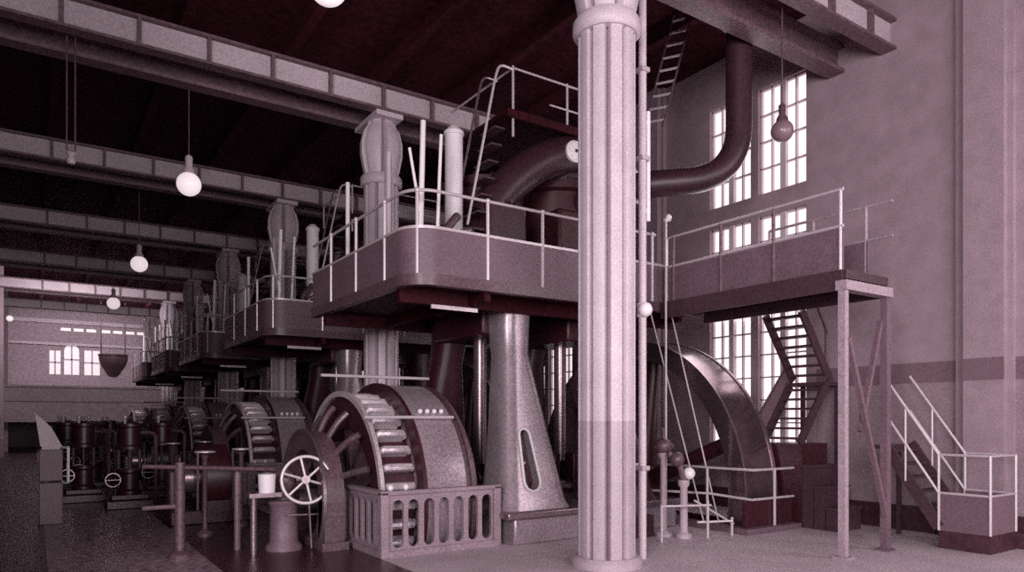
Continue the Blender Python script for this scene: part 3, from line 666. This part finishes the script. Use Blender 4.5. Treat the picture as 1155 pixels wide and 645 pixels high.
# big pipe bending up to the roof
bp = [(8.45, 10.25, 5.9)] + fillet([(8.45, 9.9, 5.9), (8.62, 9.0, 5.93), (10.2, 8.05, 6.12), (10.2, 8.03, 9.69)], 1.15, 14)
e = thing('steam_main', 'fat dark steam pipe curving from behind the column up to the roof', 'pipe', (10.2, 8.03, 5.9))
m = MB(); m.tube(bp, .225, 24); m.build('pipe', M['pipe'], e)
m = MB(); m.tube([(8.60, 9.10, 5.93), (8.64, 8.99, 5.935)], .31, 24); m.build('flange', M['iron2'], e)
m = MB(); m.tube([(10.2, 8.03, 8.75), (10.2, 8.03, 8.85)], .30, 24); m.build('flange', M['iron'], e)
m = MB(); m.tube([(10.48, 8.12, 6.7), (10.48, 8.12, 9.5)], .028, 8); m.build('drip_line', M['rail'], e)
e = thing('roof_ladder', 'dark ladder with pale rungs rising into the roof shadow, right of the nearest column', 'ladder', (9.7, 9.6, 7.4))
for q in (0, .3):
    m = MB(); m.tube([(9.45 + q * .6, 9.6 - q, 7.3), (10.25 + q * .6, 9.6 - q, CEIL - .02)], .022, 6); m.build('stile', M['iron2'], e)
for i in range(9):
    t = (i + .5) / 9; m = MB(); m.tube([(9.45 + .8 * t, 9.6, 7.3 + 2.38 * t), (9.63 + .8 * t, 9.3, 7.3 + 2.38 * t)], .024, 6); m.build('rung', M['rail'], e)

# ------------------------------------------------------------------ pendant lamps
def pendant(x, y, z, r, label, mm='globe', socket=True, top=CEIL):
    L = thing('pendant_lamp', label, 'lamp', (x, y, z), 'hanging globe lamps')
    m = MB(); m.tube([(x, y, z + r), (x, y, top)], .012, 6); m.build('cord', M['iron2'], L)
    m = MB(); m.ball((x, y, z), r, 14); m.build('globe', M[mm], L)
    m = MB(); m.lathe([(0, r * .85), (r * .55, r * .85), (r * .5, r * 1.15), (r * .3, r * 1.5), (r * .32, r * 2.3), (r * .15, r * 2.5), (0, r * 2.5)], (x, y, z), n=18); m.build('holder', M['column'] if mm == 'globe' else M['iron2'], L)
    return L
pendant(2.5, 7.08, 6.34, .2, 'white globe lamp cut by the top edge of the picture')
pendant(2.5, 14.93, 6.45, .225, 'second white globe lamp, the large one at upper left below the first bright girder')
pendant(2.5, 22.74, 6.31, .225, 'third white globe lamp, mid-sized, hanging over the aisle')
pendant(2.5, 30.61, 6.25, .225, 'smallest white globe lamp, farthest along the dark aisle ceiling')
pendant(9.87, 6.95, 6.47, .175, 'unlit dark globe lamp hanging in front of the tall window', 'globe_off')
L = thing('pendant_lamp', 'small white lamp on two cords in the dark, far upper left', 'lamp', (.52, 14, 6.27))
for q in (-.06, .06):
    m = MB(); m.tube([(.52 + q, 14, 6.4), (.52 + q, 14, ZB)], .014, 6); m.build('cord', M['iron2'], L)
m = MB(); m.lathe([(0, -.11), (.05, -.10), (.075, -.04), (.045, .03), (.08, .08), (.045, .12), (0, .13)], (.52, 14, 6.27), n=18); m.build('shade', M['column'], L)
L = thing('wall_lamp', 'small white wall lamp on the left wall near the far end', 'lamp', (-1.2, 45.0, 6.0))
m = MB(); m.ball((-1.05, 46, 7.2), .16, 8); m.build('globe', M['globe'], L)
m = MB(); m.tube([(-1.05, 46, 7.2), (WX0, 46, 7.3)], .03, 6); m.build('arm', M['iron2'], L)

# ------------------------------------------------------------------ aisle furniture and small machines
q = thing('meter_pillar', 'pale meter pillar with slanted head, alone in the dark left aisle', 'cabinet', (.24, 15.3, 0))
m = MB(); m.box(.08, 15.15, 0, .44, 15.45, .75); m.build('cabinet', M['panel'], q, bevel=.015)
m = MB(); m.box(.08, 15.15, .78, .44, 15.45, 1.35); m.build('door', M['panel'], q, bevel=.015)
m = MB(); m.add([(.10, 15.15, 1.4), (.44, 15.15, 1.38), (.26, 15.15, 1.75), (.02, 15.15, 2.0), (.10, 15.42, 1.4), (.44, 15.42, 1.38), (.26, 15.42, 1.75), (.02, 15.42, 2.0)], [(0, 1, 2, 3), (7, 6, 5, 4), (0, 1, 5, 4), (1, 2, 6, 5), (2, 3, 7, 6), (3, 0, 4, 7)])
m.add([(.12, 15.16, 1.34), (.40, 15.16, 1.34), (.40, 15.16, 1.42), (.12, 15.16, 1.42), (.12, 15.4, 1.34), (.40, 15.4, 1.34), (.40, 15.4, 1.42), (.12, 15.4, 1.42)], [(0, 1, 2, 3), (7, 6, 5, 4), (0, 1, 5, 4), (1, 2, 6, 5), (2, 3, 7, 6), (3, 0, 4, 7)]); m.build('slanted_head', M['column_low'], q)
m = MB(); m.tube([(.52, 15.15, .75), (.52, 15.15, 1.38)], .025, 8); m.build('gauge_tube', M['bright'], q)
m = MB(); m.box(.43, 15.14, .72, .54, 15.2, .76); m.box(.43, 15.14, 1.36, .54, 15.2, 1.4); m.build('bracket', M['iron2'], q)

sb0 = thing('switch_panel', 'dark slate switchboard panel on the left wall, nearest in its row', 'switchboard', (-1.0, 9.4, 0), 'switchboard panels along the left wall')
m = MB(); m.box(-1.02, 8.9, .15, -.96, 10.3, 2.35); m.build('slab', M['iron'], sb0)
m = MB(); m.box(-1.10, 8.9, 0, -1.02, 8.98, 2.35); m.box(-1.10, 10.22, 0, -1.02, 10.3, 2.35); m.box(-1.02, 8.9, 0, -.94, 10.3, .15); m.build('frame', M['iron2'], sb0)
for i in range(3):
    m = MB(); y = 9.2 + .4 * i; m.lathe([(0, 0), (.12, 0), (.12, .05), (0, .05)], (-.96, y, 1.85), 'x', 20); m.build('gauge', M['steel'], sb0)
    m = MB(); m.tube([(-.96, y, 1.2), (-.84, y, 1.3)], .02, 6); m.build('switch_lever', M['steel'], sb0)
for k in range(1, 14): dup(sb0, (0, 1.45 * k, 0), 'dark slate switchboard panel, %s from the near end of the wall row' % ['second', 'third', 'fourth', 'fifth', 'sixth', 'seventh', 'eighth', 'ninth', 'tenth', 'eleventh', 'twelfth', 'thirteenth', 'last'][k - 1])

x0 = thing('exciter_set', 'dark low exciter machine in the aisle just beyond the railing', 'machine', (2.6, 14.2, 0), 'exciter machines along the aisle')
cy = 14.2
m = MB(); m.box(2.0, cy - .5, 0, 3.4, cy + .5, .25); m.build('base', M['iron'], x0, bevel=.02)
m = MB(); m.ring((0, cy, .8), 'x', .42, .62, 2.5, 3.0, 40); m.box(2.5, cy - .6, .2, 3.0, cy + .6, .42); m.build('frame_ring', M['iron'], x0)
m = MB(); m.lathe([(0, 2.05), (.07, 2.05), (.07, 2.2), (.28, 2.2), (.28, 2.45), (.38, 2.45), (.38, 3.05), (.12, 3.05), (.12, 3.35), (0, 3.35)], (0, cy, .8), 'x', 28); m.build('armature', M['steel'], x0)
for x in (2.12, 3.28): m = MB(); m.box(x - .1, cy - .2, .25, x + .1, cy + .2, .95); m.build('bearing', M['iron2'], x0, bevel=.03)
for i in range(4):
    m = MB(); m.tube([(2.15 + i * .3, cy - .45, .2), (2.15 + i * .3, cy - .45, 1.2 + .1 * (i % 2))], .022, 6); m.build('oil_pipe', M['panel'], x0)
xl = ['second dark exciter machine down the aisle', 'third dark exciter machine down the aisle', 'fourth dark exciter machine, small in the distance']
for k in range(1, 4): dup(x0, (-.1 * k, PITCH * k - .6, 0), xl[k - 1])
v0 = thing('throttle_stand', 'slim throttle stand with small wheel, first beyond the aisle railing', 'valve', (2.3, 12.3, 0), 'throttle stands along the aisle')
m = MB(); m.lathe([(0, 0), (.12, 0), (.12, .05), (.04, .12), (.035, 1.25), (.07, 1.3), (0, 1.34)], (2.3, 12.3, 0), n=14); m.build('stem', M['iron2'], v0)
m = MB(); m.tube([(2.3 + .15 * math.cos(a), 12.3 + .15 * math.sin(a), 1.36) for a in [2 * PI * i / 20 for i in range(20)]], .014, 6, closed=True); m.tube([(2.15, 12.3, 1.36), (2.45, 12.3, 1.36)], .01, 6); m.build('wheel', M['rail'], v0)
tl = ['second', 'third', 'fourth', 'fifth', 'sixth']
for k, (dx, dy) in enumerate(((.75, .8), (.2, 4.6), (1.0, 5.4), (.0, 11.5), (.9, 12.4))): dup(v0, (dx, dy, 0), 'slim throttle stand with small wheel, %s beyond the aisle railing' % tl[k])
dr = thing('hanging_tank', 'dark funnel-bottomed tank high at the far end, right of the far windows', 'tank', (4.4, 54, 4.6))
m = MB(); m.lathe([(0, -.72), (.28, -.66), (.72, .05), (.85, .45), (.85, .72), (.9, .72), (.9, .8), (0, .82)], (4.4, 54, 5.35), n=32); m.build('shell', M['stair'], dr)
for x in (3.7, 5.1): m = MB(); m.tube([(x, 54, 6.1), (x, 54, CEIL)], .04, 8); m.build('hanger', M['stair'], dr)
# upright dark steam pumps crowding the aisle further down
a0 = thing('steam_pump', 'dark upright steam pump in the aisle, nearest of the group beyond the railing', 'pump', (1.7, 17.2, 0), 'upright steam pumps in the aisle')
px, py = 1.7, 17.2
m = MB(); m.box(px - .45, py - .35, 0, px + .45, py + .35, .18); m.box(px - .36, py - .28, .18, px + .36, py + .28, .30); m.build('base', M['iron'], a0, bevel=.02)
m = MB(); m.lathe([(0, .3), (.24, .3), (.24, .36), (.19, .4), (.19, .72), (.24, .76), (.24, .82), (0, .82)], (px, py, 0), n=24); m.build('water_cylinder', M['iron'], a0)
for q in (-1, 1):
    m = MB(); m.tube([(px + .2 * q, py, .8), (px + .2 * q, py, 1.25)], .03, 8); m.build('tie_rod', M['steel'], a0)
m = MB(); m.tube([(px, py, .8), (px, py, 1.25)], .025, 8); m.build('piston_rod', M['steel'], a0)
m = MB(); m.lathe([(0, 1.25), (.27, 1.25), (.27, 1.31), (.22, 1.34), (.22, 1.70), (.27, 1.73), (.27, 1.79), (.1, 1.84), (0, 1.84)], (px, py, 0), n=24); m.build('steam_cylinder', M['iron'], a0)
m = MB(); m.tube([(px - .1, py - .2, 1.9), (px - .1, py - .2, 1.78)], .03, 8); m.ball((px - .1, py - .2, 1.93), .05, 6); m.build('lubricator', M['rail'], a0)
m = MB(); m.tube(fillet([(px + .2, py - .1, 1.6), (px + .5, py - .1, 1.6), (px + .5, py - .1, .1)], .15), .04, 8); m.build('steam_pipe', M['iron2'], a0)
m = MB(); m.tube([(px - .33 + .14 * math.cos(a), py - .32, .62 + .14 * math.sin(a)) for a in [2 * PI * i / 20 for i in range(20)]], .014, 6, closed=True); m.tube([(px - .33, py - .32, .62), (px - .18, py - .1, .62)], .015, 6); m.tube([(px - .47, py - .32, .62), (px - .19, py - .32, .62)], .011, 6); m.build('valve_wheel', M['steel'], a0)
al = ['second', 'third', 'fourth', 'fifth', 'sixth', 'seventh', 'eighth', 'ninth', 'tenth', 'eleventh', 'last']
for k, (x, y) in enumerate(((.95, 19.0), (2.6, 19.2), (1.25, 21.0), (.75, 22.4), (2.3, 23.6), (1.35, 25.2), (.8, 27.4), (2.3, 29.5), (1.5, 30.5), (2.4, 33.0), (1.2, 35.0))):
    dup(a0, (x - px, y - py, 0), 'dark upright steam pump in the aisle, %s in order of distance beyond the railing' % al[k])

# ------------------------------------------------------------------ light
def area(name, loc, rot, sx, sy, e, col=(1, .925, .96)):
    l = bpy.data.lights.new(name, 'AREA'); l.shape = 'RECTANGLE'; l.size = sx; l.size_y = sy; l.energy = e; l.color = col
    o = bpy.data.objects.new(name, l); C.objects.link(o); o.location = loc; o.rotation_euler = rot; return o
def aim(o, tgt):
    d = Vector(tgt) - Vector(o.location); o.rotation_euler = d.to_track_quat('-Z', 'Y').to_euler()
a = area('daylight_near_windows', (3.2, -5.0, 3.9), (0, 0, 0), 8, 5, 1150); aim(a, (6.5, 9, 3.2))
a = area('left_key_light', (-6.0, -2.5, 5.0), (0, 0, 0), 4, 5, 1250); aim(a, (8, 7.5, 4.0))  # added key light from the left, no windows stand behind it
a = area('daylight_right_windows', (12.2, 1.0, 5.5), (0, 0, 0), 5, 4, 260); aim(a, (7.0, 7.5, 3.0))
a = area('far_wall_fill', (3.0, 51.6, 9.2), (0, 0, 0), 7, 2, 450); aim(a, (3.0, 57, 3))  # added fill under the ceiling to brighten the far wall
a = area('daylight_right_bay', (12.1, 9.4, 5.2), (0, 0, 0), 2.2, 6, 110); aim(a, (6, 9.6, 3))
a = area('far_parapet_fill', (1.5, 39.0, 7.6), (0, 0, 0), 4, 2, 260); aim(a, (3.0, 50, 2))  # added fill brightening the far parapet, no opening in the ceiling above
w = bpy.data.worlds.new('hall_ambience'); S.world = w; w.use_nodes = True
w.node_tree.nodes['Background'].inputs[0].default_value = (.45, .2, .27, 1); w.node_tree.nodes['Background'].inputs[1].default_value = .08

# ------------------------------------------------------------------ camera
cam = bpy.data.cameras.new('camera'); co = bpy.data.objects.new('camera', cam); C.objects.link(co)
co.location = (0, 0, 1.9); co.rotation_euler = (PI / 2, 0, -math.radians(34))
cam.sensor_fit = 'HORIZONTAL'; cam.sensor_width = 36; cam.lens = 800 / 1155 * 36
cam.shift_y = (472 - 322.5) / 1155
cam.clip_end = 200; cam.clip_start = .05
S.camera = co
S.view_settings.view_transform = 'Standard'; S.view_settings.look = 'None'; S.view_settings.gamma = 1; S.view_settings.exposure = .1
S.view_settings.use_curve_mapping = False
S.cycles.use_denoising = False
S.cycles.max_bounces = 6; S.cycles.diffuse_bounces = 3; S.cycles.glossy_bounces = 3
